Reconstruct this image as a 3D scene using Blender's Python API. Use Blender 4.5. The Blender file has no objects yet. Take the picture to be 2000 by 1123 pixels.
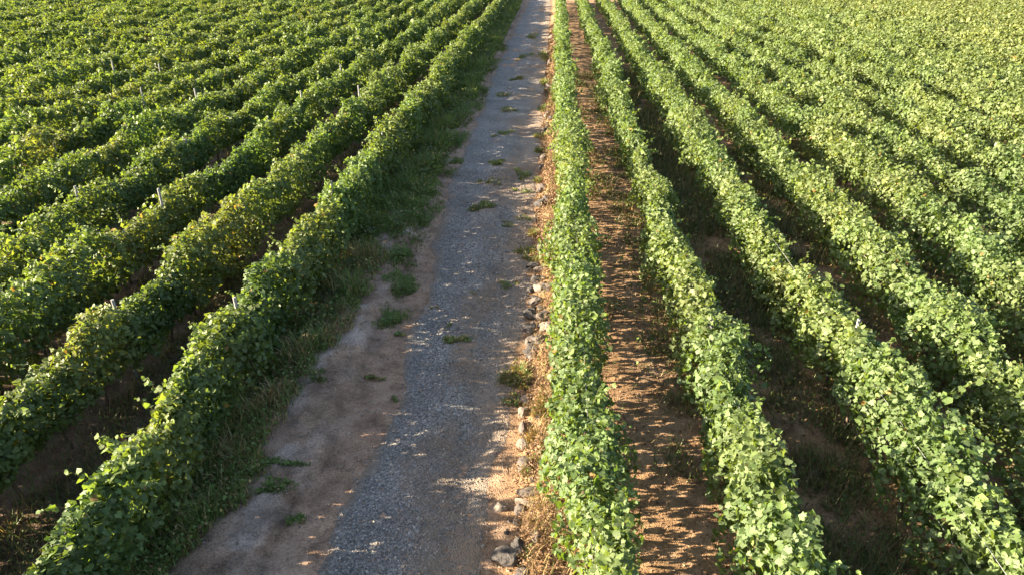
import bpy, bmesh, math, random
import numpy as np
from mathutils import Vector, Matrix

# ------------------------------------------------------------------ camera, sky, sun, exposure
S = bpy.context.scene
CAM_Z, FOCAL = 8.57, 1400.0
PITCH = math.atan(697.0 / FOCAL)
YAW = math.atan(88.0 * math.cos(PITCH) / FOCAL)
cam_d = bpy.data.cameras.new('camera')
cam_d.sensor_width = 36.0
cam_d.lens = FOCAL / 2000.0 * 36.0
cam_d.clip_end = 5000
cam = bpy.data.objects.new('camera', cam_d)
cam.location = (0, 0, CAM_Z)
cam.rotation_euler = (math.pi / 2 - PITCH, 0, YAW)
S.collection.objects.link(cam)
S.camera = cam

SUN_EL, SUN_OFF = math.radians(17.5), math.radians(8.0)
world = bpy.data.worlds.new('World')
S.world = world
world.use_nodes = True
wn = world.node_tree
wn.nodes.clear()
sky = wn.nodes.new('ShaderNodeTexSky')
sky.sky_type = 'NISHITA'
sky.sun_disc = False
sky.sun_elevation = SUN_EL
sky.sun_rotation = math.radians(270.0) - SUN_OFF
sky.altitude = 300
sky.air_density = 0.8
sky.dust_density = 2.0
sky.ozone_density = 0.4
bg = wn.nodes.new('ShaderNodeBackground')
bg.inputs['Strength'].default_value = 0.063
wo = wn.nodes.new('ShaderNodeOutputWorld')
wn.links.new(sky.outputs[0], bg.inputs[0])
wn.links.new(bg.outputs[0], wo.inputs[0])

sun_d = bpy.data.lights.new('sun', 'SUN')
sun_d.energy = 5.0
sun_d.angle = math.radians(0.53)
sun_d.color = (1.0, 0.85, 0.63)
sun = bpy.data.objects.new('sun', sun_d)
trav = Vector((math.cos(SUN_OFF) * math.cos(SUN_EL), math.sin(SUN_OFF) * math.cos(SUN_EL), -math.sin(SUN_EL)))
sun.rotation_euler = trav.to_track_quat('-Z', 'Y').to_euler()
sun.location = (-30, -5, 20)
S.collection.objects.link(sun)

S.view_settings.view_transform = 'Standard'
S.view_settings.look = 'None'
S.view_settings.gamma = 1.0
S.view_settings.exposure = 2.8
S.cycles.max_bounces = 8
S.cycles.diffuse_bounces = 4
S.cycles.transmission_bounces = 4
S.cycles.caustics_reflective = False
S.cycles.caustics_refractive = False

# ------------------------------------------------------------------ helpers
rng = np.random.default_rng(11)
random.seed(5)
COL = S.collection.objects


def _hash(ix, iy, seed):
    h = (ix.astype(np.int64) * 374761393 + iy.astype(np.int64) * 668265263 + seed * 2147483647) & 0xFFFFFFFF
    h = ((h ^ (h >> 13)) * 1274126177) & 0xFFFFFFFF
    h = h ^ (h >> 16)
    return (h & 0xFFFFFF) / float(0x7FFFFF) - 1.0


def noise(x, y, seed=0):
    x, y = np.broadcast_arrays(np.asarray(x, float), np.asarray(y, float))
    ix, iy = np.floor(x), np.floor(y)
    fx, fy = x - ix, y - iy
    fx, fy = fx * fx * (3 - 2 * fx), fy * fy * (3 - 2 * fy)
    ix, iy = ix.astype(np.int64), iy.astype(np.int64)
    a, b = _hash(ix, iy, seed), _hash(ix + 1, iy, seed)
    c, d = _hash(ix, iy + 1, seed), _hash(ix + 1, iy + 1, seed)
    return (a * (1 - fx) + b * fx) * (1 - fy) + (c * (1 - fx) + d * fx) * fy


def fbm(x, y, seed=0, octv=3):
    s, a = 0.0, 1.0
    for k in range(octv):
        s = s + a * noise(np.asarray(x) * 2 ** k, np.asarray(y) * 2 ** k, seed + 17 * k)
        a *= 0.5
    return s


def sstep(a, b, x):
    t = np.clip((x - a) / (b - a), 0, 1)
    return t * t * (3 - 2 * t)


def mesh_np(name, V, T, col=None, smooth=True, mats=None):
    V = np.ascontiguousarray(V, np.float32)
    T = np.ascontiguousarray(T, np.int32)
    k = T.shape[1]
    me = bpy.data.meshes.new(name)
    me.vertices.add(len(V))
    me.vertices.foreach_set('co', V.ravel())
    me.loops.add(T.size)
    me.loops.foreach_set('vertex_index', T.ravel())
    me.polygons.add(len(T))
    me.polygons.foreach_set('loop_start', np.arange(0, T.size, k, dtype=np.int32))
    me.polygons.foreach_set('loop_total', np.full(len(T), k, np.int32))
    me.polygons.foreach_set('use_smooth', np.full(len(T), smooth, bool))
    if mats is not None:
        me.materials.append(mats)
    me.update(calc_edges=True)
    if col is not None:
        at = me.attributes.new('tint', 'FLOAT_COLOR', 'FACE' if len(col) == len(T) else 'POINT')
        c4 = np.ones((len(col), 4), np.float32)
        c4[:, :3] = col
        at.data.foreach_set('color', c4.ravel())
    return me


def link(name, me, parent=None, **props):
    o = bpy.data.objects.new(name, me)
    COL.link(o)
    if parent is not None:
        o.parent = parent
    for k, v in props.items():
        o[k] = v
    return o


def thing(name, loc, label, category, group=None):
    o = bpy.data.objects.new(name, None)
    COL.link(o)
    o.empty_display_size = 0.2
    o.location = loc
    o['label'] = label
    o['category'] = category
    if group:
        o['group'] = group
    return o


def tube(pts, rads, sides=6, cap=True):
    """swept tube, returns V, T(tri)"""
    P = [Vector(p) for p in pts]
    V, T = [], []
    n = len(P)
    for i, p in enumerate(P):
        d = (P[min(i + 1, n - 1)] - P[max(i - 1, 0)]).normalized()
        u = d.orthogonal().normalized() if abs(d.z) < .95 else d.cross(Vector((0, 1, 0))).normalized()
        w = d.cross(u)
        for k in range(sides):
            a = 2 * math.pi * k / sides
            V.append(tuple(p + (u * math.cos(a) + w * math.sin(a)) * rads[i]))
    for i in range(n - 1):
        for k in range(sides):
            a, b = i * sides + k, i * sides + (k + 1) % sides
            T += [(a, b, b + sides), (a, b + sides, a + sides)]
    if cap:
        V.append(tuple(P[-1]))
        m = len(V) - 1
        for k in range(sides):
            T.append(((n - 1) * sides + k, (n - 1) * sides + (k + 1) % sides, m))
    return np.array(V), np.array(T)


# ------------------------------------------------------------------ materials
def new_mat(name):
    m = bpy.data.materials.new(name)
    m.use_nodes = True
    nt = m.node_tree
    nt.nodes.clear()
    out = nt.nodes.new('ShaderNodeOutputMaterial')
    return m, nt, out


def N(nt, typ, **kw):
    n = nt.nodes.new('ShaderNode' + typ)
    for k, v in kw.items():
        setattr(n, k, v)
    return n


def leaf_material(name, from_object=False, rough=0.58, trans=0.37, spec=0.36, warm=(1.75, 1.72, 0.46)):
    m, nt, out = new_mat(name)
    if from_object:
        src = N(nt, 'ObjectInfo').outputs['Color']
    else:
        a = N(nt, 'Attribute', attribute_name='tint')
        src = a.outputs['Color']
    tc = N(nt, 'NewGeometry')
    nz = N(nt, 'TexNoise')
    nz.inputs['Scale'].default_value = 34
    nz.inputs['Detail'].default_value = 2
    nt.links.new(tc.outputs['Position'], nz.inputs['Vector'])
    mr = N(nt, 'MapRange')
    mr.inputs['To Min'].default_value = 0.72
    mr.inputs['To Max'].default_value = 1.28
    nt.links.new(nz.outputs[0], mr.inputs[0])
    mul = N(nt, 'VectorMath', operation='MULTIPLY')
    nt.links.new(src, mul.inputs[0])
    nt.links.new(mr.outputs[0], mul.inputs[1])
    pb = N(nt, 'BsdfPrincipled')
    pb.inputs['Roughness'].default_value = rough
    pb.inputs['Specular IOR Level'].default_value = spec
    nt.links.new(mul.outputs[0], pb.inputs['Base Color'])
    tm = N(nt, 'VectorMath', operation='MULTIPLY')
    tm.inputs[1].default_value = warm
    nt.links.new(mul.outputs[0], tm.inputs[0])
    tr = N(nt, 'BsdfTranslucent')
    nt.links.new(tm.outputs[0], tr.inputs['Color'])
    mx = N(nt, 'MixShader')
    mx.inputs[0].default_value = trans
    nt.links.new(pb.outputs[0], mx.inputs[1])
    nt.links.new(tr.outputs[0], mx.inputs[2])
    nt.links.new(mx.outputs[0], out.inputs[0])
    return m


M_LEAF = leaf_material('grape_leaf')
M_LEAF1 = leaf_material('grape_leaf_single', from_object=True)
M_GRASS = leaf_material('grass_blade', rough=0.55, trans=0.3, spec=0.35, warm=(1.4, 1.3, 0.6))
M_DRY = leaf_material('dry_leaf', rough=0.75, trans=0.2, spec=0.2, warm=(1.3, 1.1, 0.8))


def earth_material():
    m, nt, out = new_mat('vineyard_soil')
    a = N(nt, 'Attribute', attribute_name='tint')
    g = N(nt, 'NewGeometry')
    n1 = N(nt, 'TexNoise')
    n1.inputs['Scale'].default_value = 2.2
    n1.inputs['Detail'].default_value = 7
    n1.inputs['Roughness'].default_value = 0.62
    n2 = N(nt, 'TexNoise')
    n2.inputs['Scale'].default_value = 26
    n2.inputs['Detail'].default_value = 6
    n2.inputs['Roughness'].default_value = 0.7
    vo = N(nt, 'TexVoronoi')
    vo.inputs['Scale'].default_value = 48
    for n in (n1, n2, vo):
        nt.links.new(g.outputs['Position'], n.inputs['Vector'])
    r1 = N(nt, 'MapRange')
    r1.inputs['From Min'].default_value, r1.inputs['From Max'].default_value = 0.3, 0.7
    r1.inputs['To Min'].default_value, r1.inputs['To Max'].default_value = 0.5, 1.5
    nt.links.new(n1.outputs[0], r1.inputs[0])
    r2 = N(nt, 'MapRange')
    r2.inputs['From Min'].default_value, r2.inputs['From Max'].default_value = 0.25, 0.75
    r2.inputs['To Min'].default_value, r2.inputs['To Max'].default_value = 0.4, 1.6
    nt.links.new(n2.outputs[0], r2.inputs[0])
    mm = N(nt, 'Math', operation='MULTIPLY')
    nt.links.new(r1.outputs[0], mm.inputs[0])
    nt.links.new(r2.outputs[0], mm.inputs[1])
    mul = N(nt, 'VectorMath', operation='MULTIPLY')
    nt.links.new(a.outputs['Color'], mul.inputs[0])
    nt.links.new(mm.outputs[0], mul.inputs[1])
    # grey dust and grit flecks
    mix = N(nt, 'Mix', data_type='RGBA')
    mix.inputs['B'].default_value = (0.27, 0.215, 0.17, 1)
    rf = N(nt, 'MapRange')
    rf.inputs['From Min'].default_value, rf.inputs['From Max'].default_value = 0.5, 0.66
    rf.inputs['To Min'].default_value, rf.inputs['To Max'].default_value = 0, 0.35
    n3 = N(nt, 'TexNoise')
    n3.inputs['Scale'].default_value = 1.1
    n3.inputs['Detail'].default_value = 8
    n3.inputs['Roughness'].default_value = 0.7
    nt.links.new(g.outputs['Position'], n3.inputs['Vector'])
    nt.links.new(n3.outputs[0], rf.inputs[0])
    nt.links.new(rf.outputs[0], mix.inputs['Factor'])
    nt.links.new(mul.outputs[0], mix.inputs['A'])
    pb = N(nt, 'BsdfPrincipled')
    pb.inputs['Roughness'].default_value = 0.95
    pb.inputs['Specular IOR Level'].default_value = 0.15
    nt.links.new(mix.outputs['Result'], pb.inputs['Base Color'])
    add = N(nt, 'Math', operation='ADD')
    vm = N(nt, 'Math', operation='MULTIPLY')
    vm.inputs[1].default_value = -0.5
    nt.links.new(vo.outputs['Distance'], vm.inputs[0])
    nt.links.new(n2.outputs[0], add.inputs[0])
    nt.links.new(vm.outputs[0], add.inputs[1])
    bp = N(nt, 'Bump')
    bp.inputs['Strength'].default_value = 0.7
    bp.inputs['Distance'].default_value = 0.063
    nt.links.new(add.outputs[0], bp.inputs['Height'])
    nt.links.new(bp.outputs[0], pb.inputs['Normal'])
    nt.links.new(pb.outputs[0], out.inputs[0])
    return m


def gravel_material():
    m, nt, out = new_mat('track_gravel')
    a = N(nt, 'Attribute', attribute_name='tint')     # r: how much dust covers the stones
    sep = N(nt, 'SeparateColor')
    nt.links.new(a.outputs['Color'], sep.inputs[0])
    g = N(nt, 'NewGeometry')
    vo = N(nt, 'TexVoronoi')
    vo.inputs['Scale'].default_value = 36
    vo2 = N(nt, 'TexVoronoi')
    vo2.inputs['Scale'].default_value = 55
    nz = N(nt, 'TexNoise')
    nz.inputs['Scale'].default_value = 3.2
    nz.inputs['Detail'].default_value = 8
    nz.inputs['Roughness'].default_value = 0.7
    nb = N(nt, 'TexNoise')
    nb.inputs['Scale'].default_value = 0.7
    nb.inputs['Detail'].default_value = 4
    for n in (vo, vo2, nz, nb):
        nt.links.new(g.outputs['Position'], n.inputs['Vector'])
    sc = N(nt, 'SeparateColor')
    nt.links.new(vo.outputs['Color'], sc.inputs[0])
    ramp = N(nt, 'ValToRGB')
    e = ramp.color_ramp.elements
    e[0].position, e[0].color = 0.0, (0.095, 0.088, 0.081, 1)
    e[1].position, e[1].color = 1.0, (0.42, 0.39, 0.355, 1)
    for p, c in ((0.3, (0.16, 0.15, 0.14, 1)), (0.6, (0.22, 0.206, 0.19, 1)), (0.85, (0.285, 0.258, 0.222, 1))):
        x = e.new(p)
        x.color = c
    nt.links.new(sc.outputs[0], ramp.inputs[0])
    # dust between stones
    fac = N(nt, 'Math', operation='MULTIPLY_ADD')
    fac.inputs[1].default_value = 1.9
    fac.inputs[2].default_value = -0.98
    nt.links.new(nz.outputs[0], fac.inputs[0])
    f2 = N(nt, 'Math', operation='ADD', use_clamp=True)
    nt.links.new(fac.outputs[0], f2.inputs[0])
    nt.links.new(sep.outputs[0], f2.inputs[1])
    mix = N(nt, 'Mix', data_type='RGBA')
    mix.inputs['B'].default_value = (0.235, 0.17, 0.118, 1)
    nt.links.new(f2.outputs[0], mix.inputs['Factor'])
    nt.links.new(ramp.outputs[0], mix.inputs['A'])
    rb = N(nt, 'MapRange')
    rb.inputs['From Min'].default_value, rb.inputs['From Max'].default_value = 0.3, 0.7
    rb.inputs['To Min'].default_value, rb.inputs['To Max'].default_value = 0.8, 1.2
    nt.links.new(nb.outputs[0], rb.inputs[0])
    mul = N(nt, 'VectorMath', operation='MULTIPLY')
    nt.links.new(mix.outputs['Result'], mul.inputs[0])
    nt.links.new(rb.outputs[0], mul.inputs[1])
    pb = N(nt, 'BsdfPrincipled')
    pb.inputs['Roughness'].default_value = 0.9
    pb.inputs['Specular IOR Level'].default_value = 0.2
    nt.links.new(mul.outputs[0], pb.inputs['Base Color'])
    ad = N(nt, 'Math', operation='ADD')
    nt.links.new(vo.outputs['Distance'], ad.inputs[0])
    nt.links.new(vo2.outputs['Distance'], ad.inputs[1])
    bp = N(nt, 'Bump', invert=True)
    bp.inputs['Strength'].default_value = 0.7
    bp.inputs['Distance'].default_value = 0.03
    nt.links.new(ad.outputs[0], bp.inputs['Height'])
    nt.links.new(bp.outputs[0], pb.inputs['Normal'])
    nt.links.new(pb.outputs[0], out.inputs[0])
    return m


def simple_material(name, c1, c2, scale=20, rough=0.85, bump=0.4, attr=False, stretch=None):
    m, nt, out = new_mat(name)
    tc = N(nt, 'TexCoord')
    nz = N(nt, 'TexNoise')
    nz.inputs['Scale'].default_value = scale
    nz.inputs['Detail'].default_value = 6
    nz.inputs['Roughness'].default_value = 0.65
    if stretch:
        mp = N(nt, 'Mapping')
        mp.inputs['Scale'].default_value = stretch
        nt.links.new(tc.outputs['Object'], mp.inputs[0])
        nt.links.new(mp.outputs[0], nz.inputs['Vector'])
    else:
        nt.links.new(tc.outputs['Object'], nz.inputs['Vector'])
    rp = N(nt, 'ValToRGB')
    rp.color_ramp.elements[0].position, rp.color_ramp.elements[0].color = 0.32, (*c1, 1)
    rp.color_ramp.elements[1].position, rp.color_ramp.elements[1].color = 0.68, (*c2, 1)
    nt.links.new(nz.outputs[0], rp.inputs[0])
    col = rp.outputs[0]
    if attr:
        a = N(nt, 'Attribute', attribute_name='tint')
        mu = N(nt, 'VectorMath', operation='MULTIPLY')
        nt.links.new(col, mu.inputs[0])
        nt.links.new(a.outputs['Color'], mu.inputs[1])
        col = mu.outputs[0]
    pb = N(nt, 'BsdfPrincipled')
    pb.inputs['Roughness'].default_value = rough
    pb.inputs['Specular IOR Level'].default_value = 0.25
    nt.links.new(col, pb.inputs['Base Color'])
    bp = N(nt, 'Bump')
    bp.inputs['Strength'].default_value = bump
    bp.inputs['Distance'].default_value = 0.03
    nt.links.new(nz.outputs[0], bp.inputs['Height'])
    nt.links.new(bp.outputs[0], pb.inputs['Normal'])
    nt.links.new(pb.outputs[0], out.inputs[0])
    return m


M_SOIL = earth_material()
M_TRACK = gravel_material()
M_PEBBLE = simple_material('pebble_stone', (0.75, 0.75, 0.75), (1.1, 1.1, 1.1), 9, 0.85, 0.2, attr=True)
M_ROCK = simple_material('field_rock', (0.05, 0.042, 0.037), (0.17, 0.14, 0.117), 9, 0.9, 0.7)
M_ROCK_D = simple_material('dark_rock', (0.025, 0.023, 0.022), (0.1, 0.088, 0.08), 8, 0.85, 0.8)
M_ROCK_P = simple_material('pale_rock', (0.09, 0.072, 0.058), (0.235, 0.19, 0.152), 8, 0.9, 0.6)
M_POST = simple_material('weathered_post', (0.17, 0.16, 0.15), (0.34, 0.33, 0.31), 30, 0.9, 0.5, stretch=(1, 1, .12))
M_BARK = simple_material('vine_bark', (0.05, 0.035, 0.025), (0.16, 0.12, 0.085), 40, 0.95, 0.9, stretch=(1, 1, .15))
M_TWIG = simple_material('dead_twig', (0.2, 0.16, 0.12), (0.4, 0.34, 0.28), 30, 0.9, 0.3)
M_WIRE = simple_material('steel_wire', (0.35, 0.35, 0.35), (0.5, 0.5, 0.5), 30, 0.45, 0.0)

# ------------------------------------------------------------------ lie of the land
L_EDGE = np.array([(0, -3.5), (7.4, -3.45), (9.4, -3.2), (11.6, -3.12), (13.7, -3.2), (17.1, -3.32), (20, -3.48), (25, -3.7),
                   (29, -3.88), (36, -3.92), (48, -4.02), (65, -4.0), (99, -3.55), (125, -3.4)])
R_EDGE = np.array([(0, -0.9), (7.6, -0.88), (9, -0.84), (11, -0.64), (12.6, -0.6), (17.3, -0.44), (23.7, -0.5), (34, -0.46),
                   (48, -0.4), (120, -0.5)])


def edge_l(y):
    return np.interp(y, L_EDGE[:, 0], L_EDGE[:, 1]) + 0.14 * fbm(y * .8, y * 0, 3) + 0.05 * noise(y * 4, y * 0, 5)


def edge_r(y):
    return np.interp(y, R_EDGE[:, 0], R_EDGE[:, 1]) + 0.12 * fbm(y * .8, y * 0, 8) + 0.05 * noise(y * 4, y * 0, 9)


def elev(x, y):
    x, y = np.asarray(x, float), np.asarray(y, float)
    z = 0.02 * fbm(x * .9, y * .9, 21) + 0.008 * fbm(x * 5, y * 5, 22)
    lane = sstep(-5.0, -6.0, x) + sstep(0.2, 1.0, x)
    z = z + lane * 0.02 * fbm(x * 3, y * 2.5, 23)
    # crusty bank between the track and the left hand vines
    ridge = -4.25 + 0.22 * fbm(y * .5, 0 * y, 31)
    z = z + 0.15 * (1 - sstep(ridge - .05, ridge + .13 + .1 * noise(y * 2, 0 * y, 33), x)) * sstep(-6.4, -5.0, x)
    bank = np.exp(-((x + 4.7) / .55) ** 2)
    z = z + bank * (0.05 * np.abs(fbm(x * 3.2, y * 1.6, 34)) + .02 * fbm(x * 7, y * 5, 36))
    # wheel ruts and crown of the track
    t = (x + 2.0)
    z = z - 0.05 * np.exp(-((t + .8) / .33) ** 2) - 0.05 * np.exp(-((t - .7) / .33) ** 2) + 0.025 * np.exp(-(t / .4) ** 2)
    # the stone edged terrace of the right hand vines
    z = z + 0.16 * sstep(-0.42, 0.0, x + 0.05 * noise(y * 1.5, 0 * y, 35))
    return z


def elev1(x, y):
    return float(elev(np.array([x]), np.array([y]))[0])


def axis(parts):
    out = []
    for a, b, s in parts:
        out.append(np.arange(a, b - 1e-6, s))
    out.append(np.array([parts[-1][1]]))
    return np.concatenate(out)


gx = axis([(-1500, -200, 260), (-200, -84, 29), (-84, -24, 1.5), (-24, -6.6, .8), (-6.6, -5.5, .2), (-5.5, -3.4, .09), (-3.4, -.8, .3), (-.8, .4, .12), (.4, 3.4, .25), (3.4, 12, .6), (12, 24, .6),
           (24, 84, 1.5), (84, 200, 29), (200, 1500, 260)])
gy = axis([(-400, -20, 38), (-20, 3, 2.3), (3, 6, .4), (6, 18, .11), (18, 30, .24), (30, 50, .5), (50, 122, 1.5), (122, 300, 20), (300, 2500, 220)])
GX, GY = np.meshgrid(gx, gy)
GZ = elev(GX, GY) * sstep(200, 120, np.abs(GX)) * sstep(300, 120, GY)
V = np.stack([GX, GY, GZ], -1).reshape(-1, 3)
nx, ny = len(gx), len(gy)
ii = (np.arange(ny - 1)[:, None] * nx + np.arange(nx - 1)[None, :]).ravel()
Q = np.stack([ii, ii + 1, ii + nx + 1, ii + nx], -1)
# soil colours: tan shoulder by the track, red earth in the right hand lanes, darker brown on the left
tan, red, brown, pale = (np.array(c) for c in ((.31, .2, .132), (.26, .158, .083), (.12, .076, .048), (.42, .32, .25)))
wl = sstep(-6.0, -4.9, GX)[..., None]
wr = sstep(-1.2, -.3, GX)[..., None]
C = brown * (1 - wl) + tan * wl
C = C * (1 - wr) + red * wr
crust = (np.exp(-((GX + 4.65 + .2 * fbm(GY * .5, GY * 0, 41)) / .5) ** 2) * sstep(-.1, .25, fbm(GX * 2.2, GY * 1.5, 42, 4)))[..., None]
C = C * (1 - .9 * crust) + pale * .9 * crust
ridge_x = -4.25 + .22 * fbm(GY * .5, GY * 0, 31)
scar = (np.exp(-((GX - ridge_x - .1) / .09) ** 2) * sstep(-.5, .2, fbm(GX * 2, GY * 1.5, 44)))[..., None]
C = C * (1 - .6 * scar) + np.array((.15, .085, .055)) * .6 * scar
C = C * (1 + .2 * fbm(GX * .9, GY * .7, 43, 4)[..., None])
link('ground', mesh_np('ground', V, Q, C.reshape(-1, 3), True, M_SOIL), kind='structure')

# the gravel track, a sheet just above the ground with a ragged edge
ty = axis([(2.5, 24, .08), (24, 50, .25), (50, 118, .8)])
tu = np.linspace(0, 1, 44)
xl, xr = edge_l(ty), edge_r(ty)
TX = xl[:, None] * (1 - tu) + xr[:, None] * tu
TYm = np.repeat(ty[:, None], len(tu), 1)
edge_d = np.minimum((TX - xl[:, None]), (xr[:, None] - TX))
TZ = elev(TX, TYm) + 0.012 - 0.03 * sstep(.1, 0, edge_d)
V = np.stack([TX, TYm, TZ], -1).reshape(-1, 3)
nx, ny = len(tu), len(ty)
ii = (np.arange(ny - 1)[:, None] * nx + np.arange(nx - 1)[None, :]).ravel()
Q = np.stack([ii, ii + 1, ii + nx + 1, ii + nx], -1)
dust = sstep(.5, 0, TX - xl[:, None]) ** 1.5 * 1.0 + sstep(.95, 0, xr[:, None] - TX) * .9
dust = dust + .8 * np.exp(-((TX + 1.75) / .5) ** 2) * sstep(-.4, .5, fbm(TX, TYm * .5, 51)) - .02 + .32 * fbm(TX * 1.3, TYm * .5, 52) - .2 * np.exp(-((TX + 2.85) / .3) ** 2)
dust = dust + .35 * np.exp(-((TX + 1.1) / .5) ** 2) * sstep(12, 20, TYm)
C = np.repeat(np.clip(dust, -.4, 1.2).reshape(-1, 1), 3, 1)
link('gravel_track', mesh_np('gravel_track', V, Q, C, True, M_TRACK), kind='structure')

# loose stones of the track surface: real pebbles where they can be made out
n = 28000
py = 5.5 + (rng.random(n) ** 1.6) * 22
pl, pr_ = edge_l(py), edge_r(py)
u = rng.random(n)
px = pl + (pr_ - pl) * u
keep = rng.random(n) < np.clip(.35 + .65 * sstep(-.5, .3, fbm(px * 1.5, py, 61)) - .6 * sstep(.5, 0, np.minimum(px - pl, pr_ - px)), .1, 1)
px, py = px[keep], py[keep]
# strays on the shoulders
m = 8000
sy = 5.5 + rng.random(m) ** 1.5 * 22
sx = -5.2 + rng.random(m) * 5.0
px, py = np.concatenate([px, sx]), np.concatenate([py, sy])
n = len(px)
octa = np.array([(1, 0, .1), (.3, .85, 0), (-.8, .5, -.1), (-.7, -.6, .1), (.4, -.9, 0), (0.05, 0, .75), (0, 0, -.6)])
octf = np.array([(0, 1, 5), (1, 2, 5), (2, 3, 5), (3, 4, 5), (4, 0, 5)])
sz = (.009 + .019 * rng.random(n) ** 2.4) * (1 + .03 * np.maximum(py - 9, 0))
ang = rng.random(n) * 6.283
sq = .6 + .5 * rng.random((n, 3))
P = octa[None] * sq[:, None, :] + .12 * rng.normal(size=(n, 7, 3))
ca, sa = np.cos(ang)[:, None], np.sin(ang)[:, None]
P = np.stack([P[..., 0] * ca - P[..., 1] * sa, P[..., 0] * sa + P[..., 1] * ca, P[..., 2]], -1) * sz[:, None, None]
P += np.stack([px, py, elev(px, py) + .012 + sz * .3], -1)[:, None, :]
T = (octf[None] + (np.arange(n) * 7)[:, None, None]).reshape(-1, 3)
base = np.array([(.135, .125, .117), (.2, .185, .17), (.27, .24, .205), (.3, .21, .15), (.16, .155, .145), (.42, .38, .33)])
ch = rng.choice(6, n, p=[.26, .28, .2, .12, .12, .02])
cc = base[ch] * (.75 + .5 * rng.random((n, 1)))
clod = np.arange(n) >= n - m
cc[clod] = np.where(rng.random((m, 1)) < .75, np.array([.26, .18, .13]), cc[clod]) * (.7 + .6 * rng.random((m, 1)))
link('gravel', mesh_np('gravel', P.reshape(-1, 3), T, np.repeat(cc, 5, 0), False, M_PEBBLE), kind='stuff',
     label='loose grey gravel strewn over the farm track')

# ------------------------------------------------------------------ grape leaves
half = [(.03, .1), (.3, -.06), (.52, .17), (.4, .31), (.62, .52), (.32, .62), (.24, .84), (0, 1.06)]
outl = [half[0]] + half[1:] + [(-x, y) for x, y in half[-2:0:-1]] + [(-.03, .1)]
LV0 = np.array([(0, .36)] + outl)
LV0 = np.column_stack([LV0, .16 * np.abs(LV0[:, 0]) ** 1.2 - .16 * (LV0[:, 1] - .36) ** 2 - .12 * (np.abs(LV0[:, 0]) ** 2)])
LV0[:, 1] -= .35
LT0 = np.array([(0, i, i + 1) for i in range(1, len(outl))])
LV1 = np.array([(0, -.3, -.05), (.5, -.3, .06), (.58, .2, .05), (0, .68, -.06), (-.58, .2, .05), (-.5, -.3, .06)])
LT1 = np.array([(0, 1, 2), (0, 2, 3), (0, 3, 4), (0, 4, 5)])
LV2 = np.array([(0, -.45, 0), (.55, 0, .13), (0, .6, -.05), (-.55, 0, .13)])
LT2 = np.array([(0, 1, 2), (0, 2, 3)])


def frames(Nrm, Tip):
    z = Nrm / np.linalg.norm(Nrm, axis=1, keepdims=True)
    y = Tip - (Tip * z).sum(1, keepdims=True) * z
    y /= np.maximum(np.linalg.norm(y, axis=1, keepdims=True), 1e-6)
    x = np.cross(y, z)
    return np.stack([x, y, z], -1)      # columns


def emit(tV, tT, pos, R, size, curl):
    k = len(tV)
    loc = tV[None] * np.stack([np.ones_like(curl), np.ones_like(curl), curl], -1)[:, None, :]
    W = np.einsum('nij,nkj->nki', R, loc) * size[:, None, None] + pos[:, None, :]
    T = tT[None] + (np.arange(len(pos)) * k)[:, None, None]
    return W.reshape(-1, 3), T.reshape(-1, 3)


def leaf_colours(n, yel, young, cool):
    g = np.array([.07, .12, .031])
    p = np.array([.124, .17, .074])
    yl = np.array([.22, .2, .06])
    br = np.array([.27, .16, .055])
    yg = np.array([.13, .18, .045])
    r = rng.random((n, 1))
    c = g * (1 - r) + p * r * (.6 + .8 * cool[:, None]) + g * r * (1 - (.6 + .8 * cool[:, None])) * 1.0
    c = np.clip(c, .02, 1)
    k = np.clip(yel[:, None] * (.4 + 1.1 * rng.random((n, 1))), 0, .95)
    c = c * (1 - k) + yl * k
    y_ = np.clip(young, 0, 1)[:, None]
    c = c * (1 - y_) + yg * y_
    b = (rng.random(n) < .003 + .06 * np.clip(yel - .25, 0, 1))
    c[b] = br
    return c * (.72 + .56 * rng.random((n, 1)))


ORD = ('first second third fourth fifth sixth seventh eighth ninth tenth eleventh twelfth thirteenth fourteenth fifteenth '
       'sixteenth seventeenth eighteenth nineteenth twentieth twenty-first twenty-second twenty-third twenty-fourth '
       'twenty-fifth twenty-sixth twenty-seventh twenty-eighth').split()
Y_END = 99.0
rows = []
for k in range(26):
    X = -6.27 - 2.455 * k
    y0 = max(3.2, (abs(X) - 2.26) / .722 - (8.0 if k < 4 else 5.0))
    rows.append(('left', k, X, y0))
for k in range(23):
    X = .70 + 2.51 * k
    y0 = max(3.2, (X - 2.1) / .563 - 5.0)
    rows.append(('right', k, X, y0))
rows = [r for r in rows if r[3] < 92]

LEAF_MESHES = []
for v in range(4):
    V = LV0.copy()
    V[:, 2] *= (.5, 1.1, 1.7, -.7)[v]
    V[:, :2] *= 1 + .1 * rng.normal(size=(len(V), 1))
    LEAF_MESHES.append(mesh_np('leaf', V, LT0, None, True, M_LEAF1))

LOOK = {('left', 0): 'vine row with weedy foot and ragged crest along the left edge of the gravel track',
        ('left', 1): 'vine row with yellowing leaves, second on the left of the gravel track',
        ('left', 2): 'deep green vine row just behind the yellowing one left of the track',
        ('right', 0): 'sunlit narrow vine row beside the rock edging on the right of the track',
        ('right', 1): 'sunlit vine row bordering the bare red earth lane, second right of the track',
        ('right', 2): 'thick sunlit vine row, third right of the track, one long shoot leaning out'}


class Row:
    pass


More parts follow.
